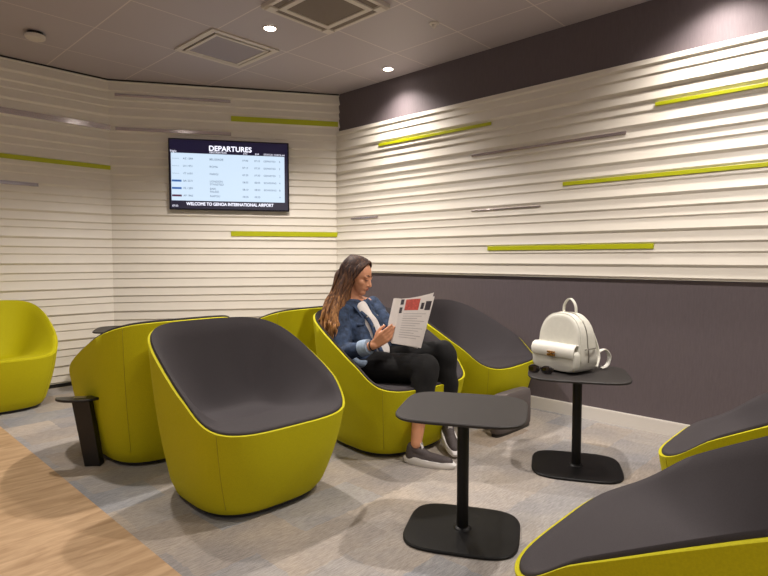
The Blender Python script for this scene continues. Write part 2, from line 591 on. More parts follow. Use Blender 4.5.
for y0, y1, z, h in ((1.356, 2.548, 1.920, 0.020), (3.584, 3.941, 1.494, 0.017), (1.95, 2.543, 1.487, 0.010)):
    strip(clad, baseR, dR, nR, y0, y1, z, h, M['chrome'], 0.0148, 'mirror_strip')
for s0, s1, z, h in ((0.01, 1.028, 2.430, 0.050), (0.01, 1.043, 1.347, 0.046)):
    strip(wall_back, C1, dB, nB, s0, s1, z, h, M['lime'], 0.017, 'accent_strip')
for s0, s1, z, h in ((1.03, 2.04, 2.588, 0.024), (1.03, 2.04, 2.286, 0.030)):
    strip(wall_back, C1, dB, nB, s0, s1, z, h, M['chrome'], 0.016, 'mirror_strip')
baseL = Vector((0, YL, 0)); dL = Vector((1, 0, 0)); nL = Vector((0, -1, 0))
strip(wall_left, baseL, dL, nL, -1.0, 1.99, 1.932, 0.036, M['lime'], 0.017, 'accent_strip')
strip(wall_left, baseL, dL, nL, -1.0, 2.0, 2.293, 0.046, M['chrome'], 0.016, 'mirror_strip')
strip(wall_left, baseL, dL, nL, -1.0, 1.41, 1.722, 0.028, M['chrome'], 0.016, 'mirror_strip')

# ------------------------------------------------------------------ ceiling fittings
def downlight(x, y, label, group=None):
    t = thing('downlight', label, 'ceiling light', (x, y, CEIL), 0, group)
    bm = bmesh.new()
    lo = []
    for r, z in ((0.040, -0.001), (0.052, -0.001), (0.052, -0.006), (0.044, -0.010), (0.040, -0.007)):
        lo.append([(r * math.cos(2 * PI * k / 32), r * math.sin(2 * PI * k / 32), z) for k in range(32)])
    rings(bm, lo + [lo[0]], False, False)
    obj('trim_ring', bm, M['white_plastic'], t, smooth=True, auto=40)
    bm = bmesh.new()
    rings(bm, [[(r * math.cos(2 * PI * k / 32), r * math.sin(2 * PI * k / 32), z) for k in range(32)] for r, z in ((0.039, -0.002), (0.039, -0.005), (0.03, -0.008))])
    obj('diffuser', bm, M_lamp, t, smooth=True, auto=40)
    return t
M_lamp = emis('lit_lamp', (255, 246, 235), 14.0)
DL = ['round recessed downlight glowing between the two square ceiling vents', 'round recessed downlight glowing beside the dark right wall']
for (x, y, w, dg), lb in zip(DOWNLIGHTS[:2], DL):
    downlight(x, y, lb)
for (x, y, w, dg), where in zip(DOWNLIGHTS[2:], ('beside the right wall, above the chair at the right edge', 'above the chair nearest the camera', 'above the oak floor just right of the camera', 'between the smoke detector and the foreground chair', 'above the oak floor left of the camera', 'behind the camera above the oak floor, added for fill', 'behind the camera above the carpet, added for fill')):
    downlight(x, y, 'recessed downlight out of frame ' + where)

# square supply vent
def frame_ring(bm, r0, r1, z0, z1):
    lo = [[(s * r, q * r, z) for s, q in ((-1, -1), (1, -1), (1, 1), (-1, 1))] for r, z in ((r1, z0), (r1, z1), (r0, z1), (r0, z0))]
    rings(bm, lo + [lo[0]], False, False)
vt = thing('air_vent', 'square white ceiling air vent with a flat centre plate, above the departures screen', 'ceiling vent', (2.345, 3.885, CEIL), 0)
bm = bmesh.new(); frame_ring(bm, 0.245, 0.285, -0.001, -0.012); obj('outer_frame', bm, M['white_plastic'], vt)
bm = bmesh.new(); frame_ring(bm, 0.205, 0.228, -0.004, -0.016); obj('inner_frame', bm, M['white_plastic'], vt)
bm = bmesh.new(); frame_ring(bm, 0.200, 0.250, -0.001, -0.003); obj('slot', bm, M['black_plastic'], vt)
bm = bmesh.new(); add_box(bm, -0.2045, 0.2045, -0.2045, 0.2045, -0.012, -0.004); obj('centre_plate', bm, M['grey_plate'], vt)
# cassette air conditioner
ac = thing('ceiling_air_conditioner', 'large square cassette air conditioner with brown grille in the ceiling', 'air conditioner', (2.375, 2.755, CEIL), 0)
ac.scale = (0.90, 0.95, 1.0)
bm = bmesh.new(); frame_ring(bm, 0.19, 0.232, -0.004, -0.035); bevel_bm(bm, 0.004, 2); obj('inner_frame', bm, M['white_plastic'], ac)
bm = bmesh.new(); add_box(bm, -0.192, 0.192, -0.192, 0.192, -0.028, -0.012); obj('intake_grille', bm, M['grille'], ac)
bm = bmesh.new(); frame_ring(bm, 0.285, 0.315, -0.001, -0.028); bevel_bm(bm, 0.004, 2); obj('outer_frame', bm, M['white_plastic'], ac)
for sx in (-1, 1):
    for sy in (-1, 1):
        bm = bmesh.new(); add_box(bm, min(sx * .225, sx * .302), max(sx * .225, sx * .302), min(sy * .225, sy * .302), max(sy * .225, sy * .302), -0.036, -0.002); bevel_bm(bm, 0.006, 2)
        obj('corner_cap', bm, M['white_plastic'], ac)
for k in range(4):
    mt = Matrix.Rotation(k * PI / 2, 4, 'Z')
    bm = bmesh.new(); add_box(bm, -0.225, 0.225, 0.233, 0.286, -0.010, -0.002, mt)
    o = obj('air_slot', bm, M['black_plastic'], ac)
    bm = bmesh.new(); add_box(bm, -0.222, 0.222, 0.236, 0.282, -0.026, -0.021, mt)
    obj('louver', bm, M['grille'] if k % 2 == 0 else M['grille'], ac)
# smoke detector and sprinkler
sd = thing('smoke_detector', 'round white smoke detector on the ceiling at the far left', 'smoke detector', (1.235, 4.60, CEIL))
def lathe(bm, prof, seg=32):
    rings(bm, [[(r * math.cos(2 * PI * k / seg), r * math.sin(2 * PI * k / seg), z) for k in range(seg)] for r, z in prof])
bm = bmesh.new(); lathe(bm, [(0.050, -0.0005), (0.052, -0.012), (0.046, -0.014)]); obj('base', bm, M['black_plastic'], sd, smooth=True, auto=35)
bm = bmesh.new(); lathe(bm, [(0.055, -0.018), (0.066, -0.022), (0.066, -0.036), (0.058, -0.046), (0.02, -0.050)]); obj('cover', bm, M['white_plastic'], sd, smooth=True, auto=35)
bm = bmesh.new(); lathe(bm, [(0.044, -0.012), (0.044, -0.020)]); obj('chamber', bm, M['black_plastic'], sd, smooth=True, auto=35)
sk = thing('ceiling_sensor', 'small pale round sensor on the ceiling above the ribbed right wall', 'sensor', (3.07, 2.43, CEIL))
bm = bmesh.new(); lathe(bm, [(0.034, -0.0005), (0.034, -0.006), (0.026, -0.010)]); obj('base', bm, M['white_plastic'], sk, smooth=True, auto=35)
bm = bmesh.new(); lathe(bm, [(0.018, -0.009), (0.016, -0.024), (0.008, -0.032)]); obj('dome', bm, M['white_plastic'], sk, smooth=True, auto=35)

# ------------------------------------------------------------------ departures screen
tv = thing('departures_screen', 'lit departures board screen with blue border hung on the ribbed back wall', 'screen')
tv_c = C1 + dB * 1.041 + nB * 0.022 + Vector((0, 0, 1.889))
# frame: local X to the viewer's right (towards C1), local Y up, local Z out of the wall
rx = -dB
tvm = Matrix((( rx.x, 0, nB.x, tv_c.x), (rx.y, 0, nB.y, tv_c.y), (0, 1, 0, tv_c.z), (0, 0, 0, 1)))
tv.matrix_world = tvm
M['bezel'] = mat('glossy_black_bezel', (12, 10, 20), 0.2)
M['scr_navy'] = emis('screen_navy', (18, 8, 66), 0.18)
M['scr_white'] = emis('screen_pale_blue', (210, 230, 250), 0.46)
M['scr_text'] = emis('screen_white_text', (240, 240, 255), 0.6)
M['scr_ink'] = emis('screen_grey_text', (76, 100, 130), 0.28)
M['scr_blue'] = emis('screen_blue_logo', (50, 100, 170), 0.45)
M['scr_red'] = emis('screen_dark_logo', (90, 40, 70), 0.4)
W2, H2 = 0.546, 0.327
bm = bmesh.new(); add_box(bm, -W2, W2, -H2, H2, -0.0, 0.038); bevel_bm(bm, 0.004, 2); obj('housing', bm, M['bezel'], tv)
bm = bmesh.new(); add_box(bm, -W2 + .012, W2 - .012, -H2 + .012, H2 - .012, 0.0375, 0.0388); obj('display', bm, M['scr_navy'], tv)
bm = bmesh.new(); add_box(bm, -W2 + .022, W2 - .042, -H2 + .085, H2 - .133, 0.0385, 0.0394); panel = obj('timetable', bm, M['scr_white'], tv)
bm = bmesh.new(); add_box(bm, -0.10, 0.10, -0.10, 0.10, -0.03, 0.002); obj('wall_bracket', bm, M['bezel'], tv)
def T(body, x, y, size, m='scr_ink', align='LEFT', bold=0.0, sx=1.0, name='text'):
    return text_mesh(name, body, size, M[m], tv, Matrix.Translation((x, y, 0.0398)), align, bold, sx)
T('DEPARTURES', -0.190, 0.244, 0.066, 'scr_text', bold=0.0018, sx=1.0, name='heading_text')
T('DESTINATION', -0.185, 0.208, 0.024, 'scr_text', name='column_heading')
T('Flight', -0.53, 0.208, 0.026, 'scr_text', name='column_heading')
T('STD', 0.120, 0.207, 0.022, 'scr_text', name='column_heading')
T('EXP', 0.230, 0.207, 0.022, 'scr_text', name='column_heading')
T('STATUS', 0.310, 0.207, 0.024, 'scr_text', name='column_heading')
T('CHECK-IN', 0.405, 0.207, 0.022, 'scr_text', name='column_heading')
T('WELCOME TO GENOA INTERNATIONAL AIRPORT', -0.395, -0.272, 0.040, 'scr_text', bold=0.0012, sx=0.87, name='welcome_text')
T('07:53', -0.52, -0.292, 0.024, 'scr_text', name='clock_text')
rows = [('AZ 1384', ['BELGRADE'], '07:00', '07:10', 'DEPARTED', '6', None),
        ('LH 1951', ['ROMA'], '07:15', '07:25', 'DEPARTED', '5', None),
        ('VY 6101', ['PARIGI'], '07:20', '07:20', 'DEPARTED', '2', None),
        ('BA 2371', ['LONDON', 'STANSTED'], '08:05', '08:05', 'BOARDING', '4', 'scr_blue'),
        ('FR 1289', ['BARI', 'PALESE'], '08:10', '08:20', 'BOARDING', '8', 'scr_blue'),
        ('AF 1903', ['NAPOLI'], '08:30', '08:35', '', '9', 'scr_red')]
yr = 0.143
for fl_, dst, a, b_, stt, g, lg in rows:
    T(fl_, -0.42, yr, 0.025, name='flight_text')
    for q, dd in enumerate(dst):
        T(dd, -0.185, yr - 0.027 * q, 0.026, name='destination_text')
    T(a, 0.112, yr, 0.024, name='time_text'); T(b_, 0.222, yr, 0.024, name='time_text')
    if stt: T(stt, 0.308, yr, 0.023, name='status_text')
    T(g, 0.452, yr, 0.025, name='desk_text')
    if lg:
        bm = bmesh.new(); add_box(bm, -0.52, -0.435, yr - 0.009, yr + 0.009, 0.0393, 0.0399); bevel_bm(bm, 0.0002, 1); obj('airline_mark', bm, M[lg], tv)
    else:
        T('~~~~', -0.515, yr, 0.026, name='airline_mark')
    yr -= 0.068

# ------------------------------------------------------------------ lounge chairs
NS = 96
def rimh(ty):   # ty 0 front .. 1 back
    ty = min(max(ty, 0), 1)
    return 0.395 + 0.385 * (1 - (1 - ty) ** 1.25) * (0.35 + 0.65 * (lambda q: q * q * (3 - 2 * q))(min(1, ty / 0.28)))
def rim_pt(t):
    n = 3.7 if math.sin(t) < 0 else 3.5
    x, y = se_pt(t, 0.402, 0.405, n)
    if math.sin(t) < 0:
        y *= 1.0 - 0.0
    y += 0.0
    ty = (y + 0.405) / 0.81
    x *= 1 - 0.07 * max(0, ty - 0.45) / 0.55
    return Vector((x, y, rimh(ty)))
def base_pt(t):
    n = 3.0
    x, y = se_pt(t, 0.308, 0.312, n)
    return Vector((x, y + 0.0, 0.028))

def make_chair(name, label, cushion_mat, loc, rz, group='lounge tub chairs'):
    t = thing(name, label, 'chair', loc, rz, group)
    bm = bmesh.new()
    loops = []
    TS = [2 * PI * i / NS for i in range(NS)]
    B = [base_pt(a) for a in TS]; R = [rim_pt(a) for a in TS]
    loops.append([p * 0.93 + Vector((0, 0, -0.005)) for p in B])
    for k in range(0, 13):
        s = k / 12
        lp = []
        for b_, r in zip(B, R):
            p = b_.lerp(r, s)
            out = Vector((p.x, p.y, 0)).normalized()
            bul = 0.016 * math.sin(PI * s)
            bul += -0.012 * (1 - min(1, s / 0.06)) if s < 0.06 else 0
            lp.append(p + out * bul)
        loops.append(lp)
    # rolled lip then down inside, hidden under the cushion
    for inn, dz in ((0.005, 0.003), (0.012, 0.002), (0.020, -0.001), (0.024, -0.02)):
        lp = []
        for r in R:
            out = Vector((r.x, r.y, 0)).normalized()
            lp.append(r - out * inn + Vector((0, 0, dz)))
        loops.append(lp)
    rings(bm, loops, True, False)
    obj('shell', bm, M['yellow'], t, smooth=True, auto=60)
    # cushion
    bm = bmesh.new()
    cen = Vector((0, -0.02, 0))
    loops = []
    NR = 26
    def seat_z(x, y):
        # crown towards the front, slight dip near the back, dish across
        return 0.392 + 0.010 * max(0, -y) / 0.36 - 0.055 * math.exp(-((y - 0.08) / 0.16) ** 2) * math.exp(-(x / 0.22) ** 2)
    inset = 0.013
    def lip(r, q, dz):
        out = Vector((r.x, r.y, 0)).normalized()
        return r - out * q + Vector((0, 0, dz))
    loops.append([lip(r, 0.022, -0.03) for r in R])
    loops.append([lip(r, inset, -0.006) for r in R])
    loops.append([lip(r, inset - 0.002, 0.006) for r in R])
    loops.append([lip(r, inset + 0.004, 0.013) for r in R])
    for k in range(1, NR):
        s = 1 - k / NR
        lp = []
        for r in R:
            rr = lip(r, inset + 0.012, 0.016)
            x = cen.x + (rr.x - cen.x) * s
            y = cen.y + (rr.y - cen.y) * s
            sz = seat_z(x, y)
            hgt = rr.z - sz
            g = max(0.0, (s - 0.42) / 0.58) ** 2.3 if rr.z > 0.45 else s ** 4
            # blend between the two laws by rim height
            w = min(1, max(0, (rr.z - 0.42) / 0.10))
            g = (max(0.0, (s - 0.50) / 0.50) ** 1.45) * w + (s ** 6) * (1 - w)
            lp.append((x, y, sz + hgt * g))
        loops.append(lp)
    rings(bm, loops, False, True)
    obj('cushion', bm, cushion_mat, t, smooth=True, auto=70)
    # corner seams
    for ang in (PI * 1.25, PI * 1.75, PI * 0.25, PI * 0.75):
        b_, r = base_pt(ang), rim_pt(ang)
        pts = []
        for k in range(13):
            s = k / 12
            p = b_.lerp(r, s); out = Vector((p.x, p.y, 0)).normalized()
            pts.append(p + out * (0.0155 * math.sin(PI * s) + 0.0002))
        bm = bmesh.new(); tube_bm(bm, pts[1:], 0.0016, 6)
        obj('seam', bm, M['seam'], t, smooth=True)
    bm = bmesh.new(); slab(bm, 0.284, 0.288, 3.0, 0.008, 0.03, 0.004)
    obj('plinth', bm, M['black_plastic'], t)
    for sx in (-1, 1):
        for sy in (-1, 1):
            bm = bmesh.new(); lathe(bm, [(0.014, 0.0), (0.016, 0.003), (0.014, 0.012)], 16)
            o = obj('glide', bm, M['black_plastic'], t); o.location = (sx * 0.19, sy * 0.19, 0)
    return t
def copy_tree(o, parent=None):
    c = o.copy(); C.objects.link(c)
    if parent is not None: c.parent = parent
    for ch in list(o.children):
        copy_tree(ch, c)
    return c
proto = make_chair('lounge_chair', 'empty lime tub chair with grey seat in the foreground, left of centre, facing right', M['grey'], (1.455, 2.285, 0), math.radians(-2))
def chair(label, x, y, deg):
    c = copy_tree(proto)
    c['label'] = label; c.location = (x, y, 0); c.rotation_euler = (0, 0, math.radians(deg))
    return c
chair('lime tub chair turned away, black tablet stand at its side, behind foreground chair', 1.425, 3.20, 180)
chair('lime tub chair turned away, only its back showing behind the seated person\'s chair', 2.40, 3.24, 180)
chair('lime tub chair the reading person sits in', 2.46, 2.30, -5)
chair('empty lime tub chair with grey seat against the dark wall, right of the seated person', 3.300, 2.27, 4)
chair('lime tub chair with grey seat at the right edge, farther one, near the wall', 2.40, 0.26, 180)
chair('lime tub chair with grey seat filling the bottom right corner, nearest of all', 1.395, 0.265, 180)
make_chair('lounge_chair', 'all lime tub chair with lime seat at the left edge by the ribbed wall', M['yellow'], (0.99, 4.91, 0), math.radians(-2)).scale = (0.93, 0.93, 0.98)

# low grey footrest in front of the chair by the wall
fr = thing('cuboid', 'low grey rounded footrest with black base in front of the chair by the wall', 'cuboid', (3.13, 1.83, 0), math.radians(-2))  # rounded grey form on a thin black slab, kind not identified
bm = bmesh.new()
lo = []
for s, z in ((0.90, 0.016), (1, 0.03), (1.0, 0.18), (0.985, 0.225), (0.94, 0.248), (0.8, 0.258)):
    k = 1 if s >= 0.98 else s
    lo.append([(x * s, y * s, z) for x, y in (se_pt(2 * PI * i / 64, 0.205, 0.038, 4) for i in range(64))])
rings(bm, lo)
obj('cushion', bm, mat('mid_grey_matte', (104, 96, 94), 0.8, noise_amt=0.06, scale=260), fr, smooth=True, auto=60)
bm = bmesh.new(); slab(bm, 0.198, 0.034, 4, 0.0, 0.02, 0.003); obj('base', bm, M['black_plastic'], fr)

# ------------------------------------------------------------------ side tables
def make_table(label, loc, rz, top_z=0.512):
    t = thing('side_table', label, 'table', loc, rz, 'black pedestal side tables')
    bm = bmesh.new(); slab(bm, 0.252, 0.235, 4.5, top_z - 0.012, top_z, 0.003); obj('tabletop', bm, M['black_top'], t, smooth=True, auto=30)
    bm = bmesh.new(); slab(bm, 0.10, 0.10, 4, top_z - 0.020, top_z - 0.012, 0.002); obj('mounting_plate', bm, M['black'], t)
    bm = bmesh.new(); lathe(bm, [(0.024, 0.012), (0.024, top_z - 0.018)], 24); obj('post', bm, M['black'], t, smooth=True, auto=30)
    bm = bmesh.new(); slab(bm, 0.228, 0.205, 4.0, 0.0, 0.014, 0.004); obj('base', bm, M['black'], t, smooth=True, auto=30)
    bm = bmesh.new(); lathe(bm, [(0.038, 0.013), (0.035, 0.018), (0.026, 0.023)], 24); obj('collar', bm, M['black'], t, smooth=True, auto=40)
    return t
tab = make_table('empty black side table in the centre foreground', (1.825, 1.285, 0), math.radians(-62))
t2 = copy_tree(tab); t2.location = (2.81, 1.25, 0); t2.rotation_euler = (0, 0, math.radians(-63)); t2['label'] = 'black side table by the dark wall holding the white backpack'
for ch in t2.children: pass
t3 = copy_tree(tab); t3.location = (1.93, 4.86, 0); t3.rotation_euler = (0, 0, math.radians(-28)); t3['label'] = 'black side table near the ribbed wall, mostly hidden behind the turned away chair'

# power tablet stand beside the second chair
tb = thing('tablet_stand', 'small black tablet stand with a leaning post beside the turned away chair', 'tablet stand', (1.062, 3.15, 0), 0)
bm = bmesh.new()
top_c = Vector((-0.065, -0.01, 0.375))
pts = []
for k in range(25):
    a = PI * k / 24
    pts.append((-math.sin(a) * 0.095, math.cos(a) * 0.125))
lo = []
Rm = Matrix.Rotation(math.radians(58), 3, 'Z')
for s, z in ((0.97, -0.006), (1, -0.002), (1, 0.004), (0.97, 0.007)):
    lo.append([top_c + Rm @ Vector((x * s + 0.03, y * s, z)) for x, y in pts])
rings(bm, lo); obj('tablet_top', bm, M['black_plastic'], tb, smooth=True, auto=30)
bm = bmesh.new(); add_box(bm, -0.03, 0.03, -0.018, 0.018, 0, 0.0015, Matrix.Translation(top_c + Vector((0, 0, 0.007))) @ Matrix.Rotation(math.radians(-30), 4, 'Z')); obj('socket_plate', bm, M['zip'], tb)
bm = bmesh.new()
def rect(c, a, b_, rot):
    Rr = Matrix.Rotation(rot, 3, 'Z')
    return [c + Rr @ Vector((x, y, 0)) for x, y in ((-a, -b_), (a, -b_), (a, b_), (-a, b_))]
rings(bm, [rect(Vector((0.0, 0.0, 0.0)), 0.042, 0.026, -0.75), rect(Vector((-0.05, 0.005, 0.37)), 0.046, 0.028, -0.75)]); bevel_bm(bm, 0.005, 2)
obj('post', bm, M['black_plastic'], tb)


# ------------------------------------------------------------------ person reading in the second chair
P0 = Vector((2.40, 2.20, 0))
person = thing('person', 'person with long brown hair, denim jacket and black trousers, seated and reading a magazine', 'person', P0)
def rel(o, base=P0):
    o.data.transform(Matrix.Translation(-base))
    return o
def V(*a): return Vector(a)
F = V(0.16, -0.987, 0).normalized()       # where the body faces
Rt = V(-0.987, -0.16, 0).normalized()     # the person's right, the camera side
UP = V(0, 0, 1)
pel = V(2.415, 2.385, 0.475)
chest = V(2.395, 2.475, 0.70)
neckb = V(2.385, 2.495, 0.835)
shN, shF = V(2.235, 2.475, 0.785), V(2.535, 2.505, 0.805)
elN, elF = V(2.165, 2.365, 0.560), V(2.560, 2.300, 0.600)
wrN, wrF = V(2.200, 2.160, 0.625), V(2.515, 2.105, 0.660)
hipN, hipF = V(2.335, 2.36, 0.455), V(2.495, 2.375, 0.46)
knN, knF = V(2.372, 1.925, 0.505), V(2.535, 1.930, 0.565)
anN, anF = V(2.268, 1.905, 0.110), V(2.585, 1.930, 0.185)
headc = V(2.372, 2.462, 1.000)
# head frame: looks right in the photo and down at the magazine
hf = V(0.34, -0.86, -0.30).normalized()
hr = hf.cross(UP).normalized() * -1
hr = V(-hf.y * -1, hf.x * -1, 0).normalized() if False else (hf.cross(UP)).normalized()
hu = hr.cross(hf).normalized()
HM = Matrix((( hr.x, hf.x, hu.x), (hr.y, hf.y, hu.y), (hr.z, hf.z, hu.z)))   # columns right, forward, up
def hp(x, y, z): return headc + HM @ Vector((x, y, z))
neck_top = hp(0, -0.02, -0.07)
prims = [
    ('e', hp(0, -0.012, 0.025), (0.070, 0.090, 0.082), HM),
    ('e', hp(0, 0.030, -0.030), (0.052, 0.052, 0.068), HM),
    ('e', hp(0, 0.052, -0.082), (0.026, 0.026, 0.022), HM),
    ('c', hp(0, 0.079, 0.004), 0.0075, hp(0, 0.094, -0.030), 0.0105),
    ('e', hp(0, 0.084, -0.033), (0.016, 0.011, 0.009), HM),
    ('e', hp(0, 0.075, -0.057), (0.021, 0.012, 0.011), HM),
    ('c', hp(-0.038, 0.066, 0.018), 0.011, hp(0.038, 0.066, 0.018), 0.011),
    ('e', hp(0.036, 0.045, -0.022), (0.020, 0.024, 0.022), HM),
    ('e', hp(-0.036, 0.045, -0.022), (0.020, 0.024, 0.022), HM),
    ('e', hp(0.071, -0.012, -0.005), (0.008, 0.018, 0.030), HM),
    ('e', hp(-0.071, -0.012, -0.005), (0.008, 0.018, 0.030), HM),
    ('c', neck_top, 0.046, neckb, 0.050),
    ('c', neckb, 0.055, chest, 0.095),
    ('c', chest + Rt * 0.05, 0.085, pel + Rt * 0.05, 0.085), ('c', chest - Rt * 0.05, 0.085, pel - Rt * 0.05, 0.085),
    ('c', neckb, 0.05, shN, 0.045), ('c', neckb, 0.05, shF, 0.045),
    ('c', shN, 0.045, elN, 0.035), ('c', elN, 0.035, wrN, 0.024),
    ('c', shF, 0.045, elF, 0.035), ('c', elF, 0.035, wrF, 0.024),
    ('c', hipN, 0.075, knN, 0.050), ('c', knN, 0.050, knN.lerp(anN, 0.35), 0.048), ('c', knN.lerp(anN, 0.35), 0.048, anN, 0.030),
    ('c', hipF, 0.075, knF, 0.050), ('c', knF, 0.050, knF.lerp(anF, 0.35), 0.048), ('c', knF.lerp(anF, 0.35), 0.048, anF, 0.030),
    ('c', anN, 0.028, anN + V(0.01, 0.02, -0.04), 0.022), ('c', anN + V(0.0, 0, -0.045), 0.020, anN + V(0.03, -0.10, -0.075), 0.012),
    ('c', anF, 0.028, anF + V(0.0, -0.01, -0.05), 0.022), ('c', anF + V(0.0, -0.01, -0.05), 0.018, anF + V(-0.04, -0.05, -0.115), 0.010),
]
def hand(wr, knuckle, across, nrm, tips, thumb):
    """palm from the wrist to the knuckles, four unequal bent fingers and a thumb off the side"""
    out = []
    d = (knuckle - wr)
    for k in (-1.5, -0.5, 0.5, 1.5):
        base = knuckle + across * (k * 0.0175)
        out.append(('c', wr + across * (k * 0.010), 0.0135, base, 0.0115))
    for k, (ln, bend) in zip((-1.5, -0.5, 0.5, 1.5), tips):
        base = knuckle + across * (k * 0.0175)
        a = d.normalized()
        p1 = base + (a * math.cos(bend * 0.4) + nrm * math.sin(bend * 0.4)) * ln * 0.45
        p2 = p1 + (a * math.cos(bend * 0.95) + nrm * math.sin(bend * 0.95)) * ln * 0.32
        p3 = p2 + (a * math.cos(bend * 1.4) + nrm * math.sin(bend * 1.4)) * ln * 0.23
        out += [('c', base, 0.0098, p1, 0.0088), ('c', p1, 0.0088, p2, 0.0080), ('c', p2, 0.0080, p3, 0.0068)]
    t0 = wr + d * 0.25 + across * thumb[0] * 0.016
    t1 = wr + d * 0.70 + across * thumb[0] * 0.042 + nrm * 0.010
    t2 = t1 + d.normalized() * 0.028 + across * thumb[0] * 0.006 + nrm * 0.012
    t3 = t2 + d.normalized() * 0.022 - across * thumb[0] * 0.002 + nrm * 0.008
    out += [('c', t0, 0.0135, t1, 0.0105), ('c', t1, 0.0105, t2, 0.0092), ('c', t2, 0.0092, t3, 0.0075)]
    return out
dN = V(0.060, -0.170, 0.140).normalized()
nN = V(0.80, 0.45, 0.15).normalized()
acN = dN.cross(nN).normalized()
if acN.z < 0: acN = -acN
nN = acN.cross(dN).normalized()
if nN.x < 0: nN = -nN
prims += hand(wrN + dN * 0.01, wrN + dN * 0.085, acN, nN, [(0.058, 0.7), (0.070, 0.6), (0.078, 0.45), (0.074, 0.3)], (1,))
dF = V(-0.02, -0.055, 0.06).normalized()
nF = V(-0.85, 0.2, -0.1).normalized()
acF = dF.cross(nF).normalized()
if acF.z < 0: acF = -acF
nF = acF.cross(dF).normalized()
if nF.x > 0: nF = -nF
prims += hand(wrF + dF * 0.01, wrF + dF * 0.085, acF, nF, [(0.058, 1.1), (0.070, 1.1), (0.076, 1.0), (0.072, 0.9)], (1,))
body = rel(blob('body', prims, M['skin'], person, voxel=0.0042, smooth=3, factor=0.5))

# face details
bm = bmesh.new(); add_ell(bm, hp(0, 0.0855, -0.0525), (0.017, 0.0045, 0.0032), HM, 16, 8); add_ell(bm, hp(0, 0.0845, -0.0595), (0.015, 0.005, 0.0038), HM, 16, 8)
rel(obj('lips', bm, M['lips'], person, smooth=True))
for s in (-1, 1):
    bm = bmesh.new(); tube_bm(bm, [hp(s * 0.014, 0.0795, 0.027), hp(s * 0.028, 0.0785, 0.031), hp(s * 0.044, 0.066, 0.027)], [0.002, 0.0034, 0.0015], 8); rel(obj('eyebrow', bm, M['brow'], person, smooth=True))
    bm = bmesh.new(); add_ell(bm, hp(s * 0.029, 0.0725, 0.006), (0.0125, 0.006, 0.006), HM, 16, 8); rel(obj('eyelid', bm, M['skin'], person, smooth=True))
    bm = bmesh.new(); tube_bm(bm, [hp(s * 0.017, 0.0775, 0.001), hp(s * 0.029, 0.0785, -0.001), hp(s * 0.042, 0.0705, 0.001)], 0.0018, 8); rel(obj('eyelash', bm, M['eye'], person, smooth=True))

# clothes
sh = blob('shirt', [
    ('c', neckb + F * 0.030 + UP * -0.03, 0.050, chest + F * 0.062, 0.062),
    ('c', neckb + F * 0.046 + UP * -0.030 + Rt * 0.026, 0.036, chest + F * 0.070 + UP * 0.02 + Rt * 0.01, 0.058),
    ('c', chest + F * 0.062, 0.070, pel + F * 0.085 + UP * 0.02, 0.066),
    ('c', pel + F * 0.085 + UP * 0.02 + Rt * 0.02, 0.05, pel + F * 0.125 + UP * 0.025 + Rt * 0.05, 0.035),
], M['shirt'], person, voxel=0.006, smooth=6)
rel(sh)
def wrinkle(amp, freq, seed=0):
    return (amp, freq, seed)
jk = blob('denim_jacket', [
    ('c', neckb + V(0, 0.012, -0.012), 0.066, chest + V(0, 0.01, 0), 0.108),
    ('c', chest + Rt * 0.055 - F * 0.005, 0.100, pel + Rt * 0.060 + UP * 0.03, 0.100),
    ('c', chest - Rt * 0.055 - F * 0.005, 0.098, pel - Rt * 0.060 + UP * 0.03, 0.098),
    ('c', chest + Rt * 0.095 + F * 0.035, 0.060, pel + Rt * 0.095 + F * 0.05 + UP * 0.01, 0.062),
    ('c', chest - Rt * 0.095 + F * 0.035, 0.060, pel - Rt * 0.095 + F * 0.05 + UP * 0.01, 0.062),
    ('c', neckb + V(0, 0, -0.02), 0.055, shN, 0.054), ('c', neckb + V(0, 0, -0.02), 0.055, shF, 0.054),
    ('c', shN, 0.056, elN, 0.053), ('c', elN, 0.056, elN.lerp(wrN, 0.62), 0.043),
    ('c', shF, 0.062, elF, 0.054), ('c', elF, 0.055, elF.lerp(wrF, 0.62), 0.042),
], M['denim'], person, voxel=0.006, smooth=4, disp=wrinkle(0.012, 16))
rel(jk)
